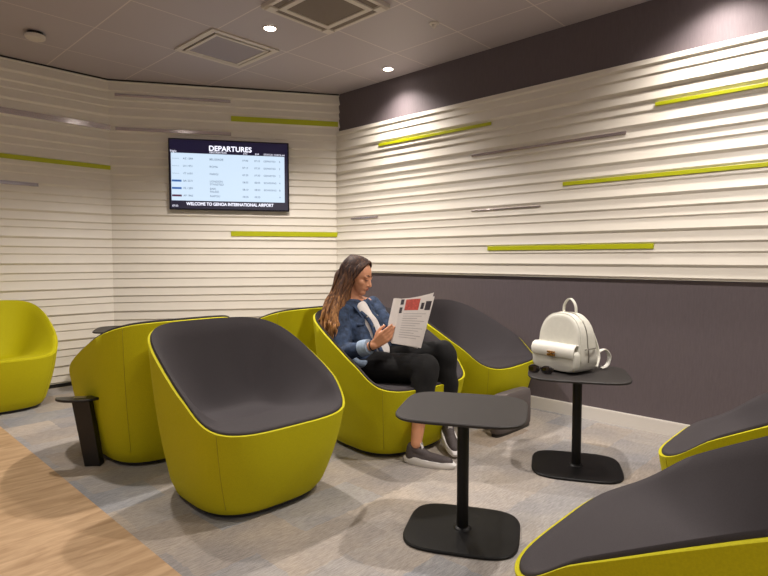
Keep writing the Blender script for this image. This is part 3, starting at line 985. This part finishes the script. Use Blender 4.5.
# light turned-back cuffs, waist hem, collar, placket and buttons
for e, w in ((elN, wrN), (elF, wrF)):
    bm = bmesh.new()
    a = e.lerp(w, 0.58); b_ = e.lerp(w, 0.86)
    tube_bm(bm, [a, a.lerp(b_, 0.05), a.lerp(b_, 0.5), b_, b_ + (b_ - a) * 0.0], [0.030, 0.047, 0.046, 0.043, 0.030], 24)
    rel(obj('cuff', bm, M['denim_light'], jk, smooth=True, auto=60))
hem = []
bm = bmesh.new()
for s in (1, -1):
    tube_bm(bm, bez([pel + Rt * (0.162 * s) - F * 0.03 + UP * 0.035, pel + Rt * (0.170 * s) + F * 0.03 + UP * 0.015, pel + Rt * (0.140 * s) + F * 0.100 + UP * 0.020, pel + Rt * (0.085 * s) + F * 0.130 + UP * 0.030], 12), 0.026, 12)
rel(obj('hem', bm, M['denim_light'], jk, smooth=True))
for s in (1, -1):
    bm = bmesh.new()
    pts = bez([neckb - F * 0.075 + UP * 0.035, neckb + Rt * (0.062 * s) - F * 0.02 + UP * 0.030, neckb + Rt * (0.070 * s) + F * 0.045 - UP * 0.005, neckb + Rt * (0.060 * s) + F * 0.080 - UP * 0.060], 14)
    loops = []
    for k, p in enumerate(pts):
        out = (p - neckb); out.z = 0; out = out.normalized()
        w = 0.020 + 0.016 * (k / len(pts))
        u = (out * 0.75 - UP * 0.65).normalized(); v = UP.cross(out).normalized(); nn = u.cross(v).normalized()
        loops.append([p - u * 0.006 + nn * 0.004, p + u * w + nn * 0.004, p + u * (w + 0.003), p + u * w - nn * 0.004, p - u * 0.006 - nn * 0.004])
    rings(bm, loops)
    rel(obj('collar', bm, M['denim'], jk, smooth=True, auto=50))
for s, col in ((1, 'denim'), (-1, 'denim')):
    bm = bmesh.new()
    pts = bez([neckb + Rt * (0.050 * s) + F * 0.075 - UP * 0.05, chest + Rt * (0.048 * s) + F * 0.122 + UP * 0.02, chest.lerp(pel, 0.5) + Rt * (0.052 * s) + F * 0.135, pel + Rt * (0.060 * s) + F * 0.150 + UP * 0.03], 18)
    tube_bm(bm, pts, 0.013, 10)
    rel(obj('placket', bm, M[col], jk, smooth=True))
    for k in (3, 7, 11, 15):
        q = pts[min(k, len(pts) - 1)]
        bm = bmesh.new(); add_ell(bm, q + F * 0.012 + Rt * (0.004 * s), (0.0065, 0.0065, 0.0065), None, 10, 6)
        rel(obj('button', bm, M['zip'], jk, smooth=True))
for s in (1, -1):
    bm = bmesh.new()
    c0 = chest + Rt * (0.105 * s) + F * 0.088 + UP * 0.015
    tube_bm(bm, [c0 + Rt * 0.03, c0 - Rt * 0.03], 0.010, 8)
    rel(obj('pocket_flap', bm, M['denim'], jk, smooth=True))

tr = blob('trousers', [
    ('c', pel + Rt * 0.05, 0.105, pel - Rt * 0.05, 0.105),
    ('c', hipN, 0.098, knN, 0.077), ('c', hipF, 0.098, knF, 0.077),
    ('c', knN, 0.077, knN.lerp(anN, 0.58), 0.068), ('c', knF, 0.077, knF.lerp(anF, 0.60), 0.076),
], M['trouser'], person, voxel=0.006, smooth=5, disp=wrinkle(0.010, 14, 5))
rel(tr)

# shoes
def shoe(heel, toe, ank, tag_):
    f = (toe - heel); L_ = f.length; f.normalize()
    side = f.cross(UP).normalized(); u = side.cross(f).normalized()
    s = blob('shoe', [
        ('c', heel + f * 0.035 + u * 0.042, 0.034, heel + f * 0.15 + u * 0.036, 0.032),
        ('c', heel + f * 0.15 + u * 0.036, 0.034, heel + f * (L_ - 0.035) + u * 0.030, 0.027),
        ('c', heel + f * 0.035 + u * 0.045, 0.034, heel + f * 0.040 + u * 0.085, 0.031),
        ('c', heel + f * 0.045 + u * 0.080, 0.030, heel + f * 0.15 + u * 0.040, 0.026),
        ('c', heel + f * 0.07 + u * 0.085, 0.017, heel + f * 0.085 + u * 0.108, 0.013),
    ], M['shoe'], person, voxel=0.004, smooth=3)
    rel(s)
    bm = bmesh.new()
    loops = []
    for sc_, zz in ((0.94, 0.0), (1.0, 0.005), (1.04, 0.022), (0.95, 0.034)):
        lp = []
        for i in range(48):
            a = 2 * PI * i / 48
            x, y = se_pt(a, L_ / 2 + 0.004, 0.043, 2.6)
            y *= 1 - 0.12 * (0.5 - 0.5 * math.cos(PI * (x / (L_ / 2))))
            zw = zz + (0.006 if zz > 0.02 else 0) * (1.3 * (x < -0.02) + 0.5 * math.sin(x * 70))
            lp.append(heel + f * (L_ / 2 + x * sc_) + side * (y * sc_) + u * zw)
        loops.append(lp)
    rings(bm, loops)
    rel(obj('sole', bm, M['sole'], s, smooth=True, auto=50))
    bm = bmesh.new(); add_box(bm, -0.013, 0.013, -0.002, 0.003, -0.002, 0.040)
    mt = Matrix.Translation(heel + f * 0.100 + u * 0.082) @ Matrix(((side.x, f.x, u.x, 0), (side.y, f.y, u.y, 0), (side.z, f.z, u.z, 0), (0, 0, 0, 1))) @ Matrix.Rotation(0.3, 4, 'X')
    for v in bm.verts: v.co = mt @ v.co
    bevel_bm(bm, 0.0015, 2)
    rel(obj('tongue', bm, M['sole'], s, smooth=True, auto=50))
    for k in range(4):
        c0 = heel + f * (0.105 + 0.018 * k) + u * (0.078 - 0.009 * k)
        bm = bmesh.new(); tube_bm(bm, [c0 + side * 0.022 - u * 0.006, c0 + u * 0.002, c0 - side * 0.022 - u * 0.006], 0.003, 6)
        rel(obj('lace', bm, M['black_plastic'], s, smooth=True))
shoe(V(2.250, 1.965, 0.0), V(2.345, 1.705, 0.0), anN, 1)
shoe(V(2.615, 1.975, 0.090), V(2.470, 1.790, 0.008), anF, 2)

# bracelet
dd = (wrN - elN).normalized()
bm = bmesh.new()
a = Vector((0, 0, 1)); u = dd.cross(a).normalized(); v = dd.cross(u)
cN = elN.lerp(wrN, 0.95)
loops = []
for k in range(24):
    t = 2 * PI * k / 24
    rdir = u * math.cos(t) + v * math.sin(t)
    loops.append([cN + rdir * (0.0275 + 0.0035 * math.cos(q)) + dd * (0.005 * math.sin(q)) for q in (0, PI / 2, PI, 3 * PI / 2)])
rings(bm, loops + [loops[0]], False, False)
bmesh.ops.remove_doubles(bm, verts=bm.verts[:], dist=0.00001)
rel(obj('bracelet', bm, M['black_plastic'], person, smooth=True))

# hair: a close cap plus long wavy locks falling behind and in front of the near shoulder
hair = blob('hair', [
    ('e', hp(0, -0.030, 0.040), (0.083, 0.092, 0.084), HM),
    ('e', hp(0.020, -0.050, -0.010), (0.072, 0.070, 0.080), HM),
    ('e', hp(-0.020, -0.050, -0.010), (0.072, 0.070, 0.080), HM),
    ('c', hp(0.052, -0.030, 0.0), 0.030, hp(0.060, -0.020, -0.10), 0.030),
    ('c', hp(-0.052, -0.030, 0.0), 0.030, hp(-0.060, -0.020, -0.10), 0.030),
    ('c', hp(0.03, -0.075, -0.03), 0.062, V(2.275, 2.535, 0.80), 0.065),
    ('c', V(2.275, 2.535, 0.80), 0.062, V(2.225, 2.500, 0.66), 0.045),
], M['hair'], person, voxel=0.006, smooth=6)
rel(hair)
rnd = random.Random(3)
bm = bmesh.new()
for k in range(230):
    # start on the parting, run over the side of the head and fall
    side = 1 if k % 5 else -1
    back = rnd.uniform(-0.085, 0.055)
    top = hp(0.006 * side, back, 0.122 - 2.6 * (back + 0.02) ** 2)
    c1 = hp(0.062 * side, back * 0.9 - 0.008, 0.072)
    c2 = hp((0.088) * side, back * 0.75 - 0.020, 0.005)
    if back > 0.02:
        c2 = hp(0.080 * side, 0.010, 0.0)
    u = rnd.random(); w = rnd.random()
    if side > 0:
        c3 = V(2.275 - 0.07 * w, 2.455 + 0.10 * u, 0.880)
        c4 = V(2.205 - 0.055 * w, 2.435 + 0.120 * u, 0.765)
        c5 = V(2.175 - 0.050 * w, 2.410 + 0.140 * u, rnd.uniform(0.58, 0.70))
    else:
        c3 = V(2.43 + 0.03 * w, 2.56 + 0.03 * u, 0.87)
        c4 = V(2.45 + 0.03 * w, 2.60 + 0.03 * u, 0.77)
        c5 = V(2.44 + 0.03 * w, 2.59 + 0.03 * u, rnd.uniform(0.64, 0.72))
    mid = c4.lerp(c5, 0.5) + V(rnd.uniform(-0.02, 0.02), rnd.uniform(-0.02, 0.02), 0)
    pts = bez([top, c1, c2, c3, c4, mid, c5], 30)
    ph = rnd.random() * 6
    pts = [p + V(math.sin(ph + i * 0.55), math.cos(ph + i * 0.5), 0) * (0.010 * (i / len(pts))) for i, p in enumerate(pts)]
    n_ = len(pts)
    r0 = rnd.uniform(0.005, 0.009)
    tube_bm(bm, pts, [max(0.001, r0 * (0.55 + 0.7 * math.sin(PI * min(1, i / n_ * 0.9)) ** 0.8) * (1 if i < n_ * 0.75 else (n_ - i) / (n_ * 0.25))) for i in range(n_)], 6)
rel(obj('locks', bm, M['hair'], hair, smooth=True))

# ------------------------------------------------------------------ magazine
mg0 = V(2.36, 2.03, 0.75)
mg = thing('magazine', 'open printed magazine with a red photo on its cover, held by the seated person', 'magazine', mg0)
TL, TR, BR_, BL = V(2.322, 2.060, 0.885), V(2.512, 1.975, 0.893), V(2.402, 1.985, 0.605), V(2.230, 2.045, 0.645)
def mpt(u, v, off=0.0):
    p = TL.lerp(TR, u).lerp(BL.lerp(BR_, u), v)
    nrm = (TR - TL).cross(BL - TL).normalized()
    if nrm.y > 0: nrm = -nrm
    return p + nrm * (0.010 * math.sin(PI * u) + off)
def sheet(name, f, m, parent, th=0.0012, nu=14, nv=10):
    bm = bmesh.new()
    A = [[bm.verts.new(f(i / nu, j / nv, th)) for j in range(nv + 1)] for i in range(nu + 1)]
    B = [[bm.verts.new(f(i / nu, j / nv, 0)) for j in range(nv + 1)] for i in range(nu + 1)]
    for i in range(nu):
        for j in range(nv):
            bm.faces.new((A[i][j], A[i + 1][j], A[i + 1][j + 1], A[i][j + 1]))
            bm.faces.new((B[i][j], B[i][j + 1], B[i + 1][j + 1], B[i + 1][j]))
    for i in range(nu):
        for j in (0, nv):
            bm.faces.new((A[i][j], B[i][j], B[i + 1][j], A[i + 1][j]))
    for j in range(nv):
        for i in (0, nu):
            bm.faces.new((A[i][j], A[i][j + 1], B[i][j + 1], B[i][j]))
    o = obj(name, bm, m, parent, smooth=True, auto=30)
    return rel(o, mg0)
cover = sheet('cover', lambda u, v, t: mpt(u, v, t), M['paper'], mg)
# second half of the spread turns towards the reader
SP0, SP1 = TL, BL
OT, OB = V(2.405, 2.195, 0.875), V(2.325, 2.185, 0.665)
def opt(u, v, t):
    p = TL.lerp(OT, u).lerp(BL.lerp(OB, u), v)
    n = (OT - TL).cross(BL - TL).normalized()
    return p + n * (0.008 * math.sin(PI * u) + t)
sheet('facing_page', opt, M['paper'], mg)
# a lifted leaf curling above the right edge
def leaf(u, v, t):
    p = TL.lerp(TR, u).lerp(BL.lerp(BR_, u), v)
    n = (TR - TL).cross(BL - TL).normalized()
    if n.y < 0: n = -n
    return p + n * (0.004 + 0.035 * u * u + t) + V(0.012, -0.008, 0.028) * (u * u * (1 - v))
sheet('lifted_page', leaf, M['paper'], mg)
def patch(name, u0, u1, v0, v1, m, off=0.0016):
    o = sheet(name, lambda u, v, t: mpt(u0 + (u1 - u0) * u, v0 + (v1 - v0) * v, off + t * 0.3), m, cover, 0.0008, 6, 4)
    return o
patch('red_photo', 0.14, 0.56, 0.03, 0.27, M['red_ink'])
patch('dark_photo', 0.62, 0.72, 0.12, 0.25, M['dark_ink'])
patch('dark_photo', 0.76, 0.95, 0.09, 0.27, M['dark_ink'])
patch('spine_block', 0.0, 0.09, 0.02, 0.14, M['dark_ink'])
patch('spine_block', 0.0, 0.08, 0.20, 0.33, M['dark_ink'])
for k in range(11):
    v = 0.34 + k * 0.05
    patch('printed_line', 0.14, 0.86 - 0.13 * ((k * 7) % 3), v, v + 0.010, M['grey_ink'])

# ------------------------------------------------------------------ backpack on the far table
BP = V(2.835, 1.325, 0.5125)
bag = thing('backpack', 'small white leather backpack standing on the side table by the dark wall', 'backpack', BP, math.radians(-102 + 0))
# local frame: x to the bag's left-right, -y is the front face, z up
HT = 0.285
def arch(a, h, n=40):
    pts = []
    for i in range(n):
        t = 2 * PI * i / n
        c, s = math.cos(t), math.sin(t)
        if s >= 0:
            x = a * math.copysign(abs(c) ** (2 / 2.5), c) * 0.94; z = 0.50 * h + 0.50 * h * abs(s) ** (2 / 2.3)
        else:
            x = a * math.copysign(abs(c) ** (2 / 5.0), c); z = 0.50 * h - 0.50 * h * abs(s) ** (2 / 5.0)
        pts.append((x, z))
    return pts
bm = bmesh.new()
loops = []
for y, s in ((-0.078, 0.80), (-0.077, 0.88), (-0.070, 0.95), (-0.055, 0.99), (-0.02, 1.0), (0.03, 1.0), (0.055, 0.99), (0.068, 0.95), (0.073, 0.86)):
    lp = []
    for x, z in arch(0.128, HT):
        xx = x * (1.0 + 0.05 * (1 - z / HT)) * s
        zz = HT * 0.5 + (z - HT * 0.5) * s
        if z < HT * 0.5: zz = max(0.002 + (1 - s) * 0.05, z * 1.0 + (1 - s) * 0.06)
        depth_k = 0.70 + 0.42 * (1 - z / HT)
        lp.append((xx, y * depth_k, zz))
    loops.append(lp)
rings(bm, loops)
shell_ = obj('body', bm, M['bag'], bag, smooth=True, auto=60)
# piping round the front face and the zip track round the gusset
def ring_tube(name, y, s, r, m, parent, lift=0.0):
    bm = bmesh.new()
    pts = []
    for x, z in arch(0.128, HT, 60):
        xx = x * (1.0 + 0.05 * (1 - z / HT)) * s
        zz = HT * 0.5 + (z - HT * 0.5) * s
        if z < HT * 0.5: zz = max(0.004, z + (1 - s) * 0.06)
        pts.append(Vector((xx, y * (0.70 + 0.42 * (1 - z / HT)), zz)))
    pts = [p for p in pts if p.z > 0.05]
    # start at the lowest right and go over the top
    k = max(range(len(pts)), key=lambda i: (pts[i] - pts[i - 1]).length)
    pts = pts[k:] + pts[:k]
    tube_bm(bm, pts, r, 6)
    return obj(name, bm, m, parent, smooth=True)
ring_tube('piping', -0.062, 0.978, 0.0028, M['bag'], bag)
ring_tube('zip_track', -0.010, 1.004, 0.0030, M['zip'], bag)
# front pocket and its flap
bm = bmesh.new()
lo = []
for y, s in ((-0.070, 1.0), (-0.095, 1.0), (-0.104, 0.965), (-0.107, 0.90)):
    lo.append([(x * s, y, 0.006 + (0.058 + z * s)) for x, z in ((0.128 * c_, 0.056 * s_) for c_, s_ in ((math.copysign(abs(math.cos(a)) ** 0.45, math.cos(a)), math.copysign(abs(math.sin(a)) ** 0.45, math.sin(a))) for a in (2 * PI * i / 48 for i in range(48))))])
rings(bm, lo); obj('front_pocket', bm, M['bag'], bag, smooth=True, auto=60)
flap_m = mat('white_flap_leather', (228, 226, 216), 0.4, bump=0.3, bscale=350)
bm = bmesh.new()
lo = []
prof = [(-0.066, 0.140), (-0.092, 0.140), (-0.108, 0.130), (-0.115, 0.110), (-0.117, 0.082)]
A = []
for k, (y, z) in enumerate(prof):
    wdt = 0.118 + 0.010 * k / 4 if k < 4 else 0.120
    A.append([(x, y, z) for x in (-wdt, -wdt * 0.5, 0, wdt * 0.5, wdt)])
vt_ = [[bm.verts.new(p) for p in row] for row in A]
vb_ = [[bm.verts.new((p[0], p[1] + 0.004, p[2] - 0.004)) for p in row] for row in A]
for i in range(len(A) - 1):
    for j in range(4):
        bm.faces.new((vt_[i][j], vt_[i][j + 1], vt_[i + 1][j + 1], vt_[i + 1][j]))
        bm.faces.new((vb_[i][j], vb_[i + 1][j], vb_[i + 1][j + 1], vb_[i][j + 1]))
for j in range(4):
    bm.faces.new((vt_[-1][j], vt_[-1][j + 1], vb_[-1][j + 1], vb_[-1][j])); bm.faces.new((vt_[0][j], vb_[0][j], vb_[0][j + 1], vt_[0][j + 1]))
for i in range(len(A) - 1):
    for j in (0, 4):
        bm.faces.new((vt_[i][j], vt_[i + 1][j], vb_[i + 1][j], vb_[i][j]))
flap = obj('flap', bm, flap_m, bag, smooth=True, auto=50)
bm = bmesh.new(); add_box(bm, -0.022, 0.022, -0.124, -0.115, 0.079, 0.090); bevel_bm(bm, 0.0015, 2)
clasp = obj('clasp', bm, M['gold'], flap)
bm = bmesh.new(); add_box(bm, -0.022, 0.022, -0.124, -0.115, 0.095, 0.103); bevel_bm(bm, 0.0015, 2); obj('clasp_bar', bm, M['gold'], clasp)
bm = bmesh.new(); add_box(bm, -0.007, 0.007, -0.126, -0.118, 0.086, 0.099); bevel_bm(bm, 0.0015, 2); obj('turn_lock', bm, M['gold'], clasp)
# carrying handle
def strap(name, pts, w, th, wdir, parent, m=None):
    bm = bmesh.new()
    P = bez(pts, 26)
    lo = []
    for i, p in enumerate(P):
        d = (P[min(i + 1, len(P) - 1)] - P[max(i - 1, 0)]).normalized()
        a = Vector(wdir); a = (a - d * a.dot(d)).normalized(); b_ = d.cross(a)
        lo.append([p + a * (w / 2 * x) + b_ * (th / 2 * y) for x, y in ((-1, -0.6), (-0.8, -1), (0.8, -1), (1, -0.6), (1, 0.6), (0.8, 1), (-0.8, 1), (-1, 0.6))])
    rings(bm, lo)
    return obj(name, bm, m or M['bag'], parent, smooth=True, auto=40)
strap('handle', [(-0.036, 0.02, 0.268), (-0.033, 0.02, 0.315), (-0.012, 0.02, 0.346), (0.012, 0.02, 0.346), (0.033, 0.02, 0.315), (0.036, 0.02, 0.268)], 0.018, 0.006, (0, 1, 0), bag)
# shoulder straps hanging at the back and their tails
for s in (-1, 1):
    strap('shoulder_strap', [(0.030 * s, 0.045, 0.262), (0.055 * s, 0.085, 0.22), (0.080 * s, 0.110, 0.14), (0.095 * s, 0.115, 0.07), (0.110 * s, 0.075, 0.02)], 0.026, 0.008, (1, 0, 0), bag)
    sl = strap('strap_tail', [(0.090 * s, 0.118, 0.085), (0.110 * s, 0.150, 0.100), (0.118 * s, 0.178, 0.065), (0.112 * s, 0.168, 0.020), (0.100 * s, 0.140, 0.006)], 0.020, 0.005, (1, 0, 0), bag, flap_m)
    bm = bmesh.new(); add_box(bm, 0.078 * s - 0.017, 0.078 * s + 0.017, 0.112, 0.126, 0.078, 0.098); bevel_bm(bm, 0.003, 2); obj('buckle', bm, flap_m, bag)
bm = bmesh.new(); tube_bm(bm, bez([(-0.133, -0.04, 0.118), (-0.137, 0.0, 0.120), (-0.130, 0.045, 0.118)], 8), 0.003, 8); obj('side_zip', bm, M['zip'], bag, smooth=True)
bm = bmesh.new(); tube_bm(bm, bez([(0.133, -0.04, 0.118), (0.137, 0.0, 0.120), (0.130, 0.045, 0.118)], 8), 0.003, 8); obj('side_zip', bm, M['zip'], bag, smooth=True)
for s in (-1, 1):
    bm = bmesh.new(); add_box(bm, s * 0.139 - 0.002, s * 0.139 + 0.002, -0.026, -0.018, 0.090, 0.116); bevel_bm(bm, 0.001, 1); obj('zip_pull', bm, M['zip'], bag)

bag.scale = (1.09, 1.09, 1.09)
# dark sunglasses lying on the far table
sg = thing('sunglasses', 'dark folded sunglasses lying in front of the white backpack on the table', 'sunglasses', (2.640, 1.375, 0.5125), math.radians(-80))
for s in (-1, 1):
    bm = bmesh.new()
    lo = []
    for sc_, y in ((0.9, -0.002), (1, 0), (0.9, 0.002)):
        lo.append([(s * 0.034 + x * sc_, y, 0.021 + z * sc_) for x, z in (se_pt(2 * PI * i / 28, 0.027, 0.019, 2.6) for i in range(28))])
    rings(bm, lo); obj('lens', bm, M['lens'], sg, smooth=True, auto=40)
    bm = bmesh.new()
    pts = [Vector((s * 0.034 + x, 0, 0.021 + z)) for x, z in (se_pt(2 * PI * i / 28, 0.028, 0.0195, 2.6) for i in range(29))]
    tube_bm(bm, pts, 0.0022, 6, False); obj('rim', bm, M['case'], sg, smooth=True)
    bm = bmesh.new(); tube_bm(bm, bez([(s * 0.062, 0.0, 0.030), (s * 0.060, 0.012 + 0.004 * s, 0.028), (s * 0.0, 0.016 + 0.004 * s, 0.024), (-s * 0.045, 0.018 + 0.004 * s, 0.012)], 12), 0.0022, 6); obj('temple', bm, M['case'], sg, smooth=True)
bm = bmesh.new(); tube_bm(bm, bez([(-0.010, 0, 0.024), (0, -0.001, 0.029), (0.010, 0, 0.024)], 6), 0.0022, 6); obj('bridge', bm, M['case'], sg, smooth=True)
bpy.context.view_layer.update()
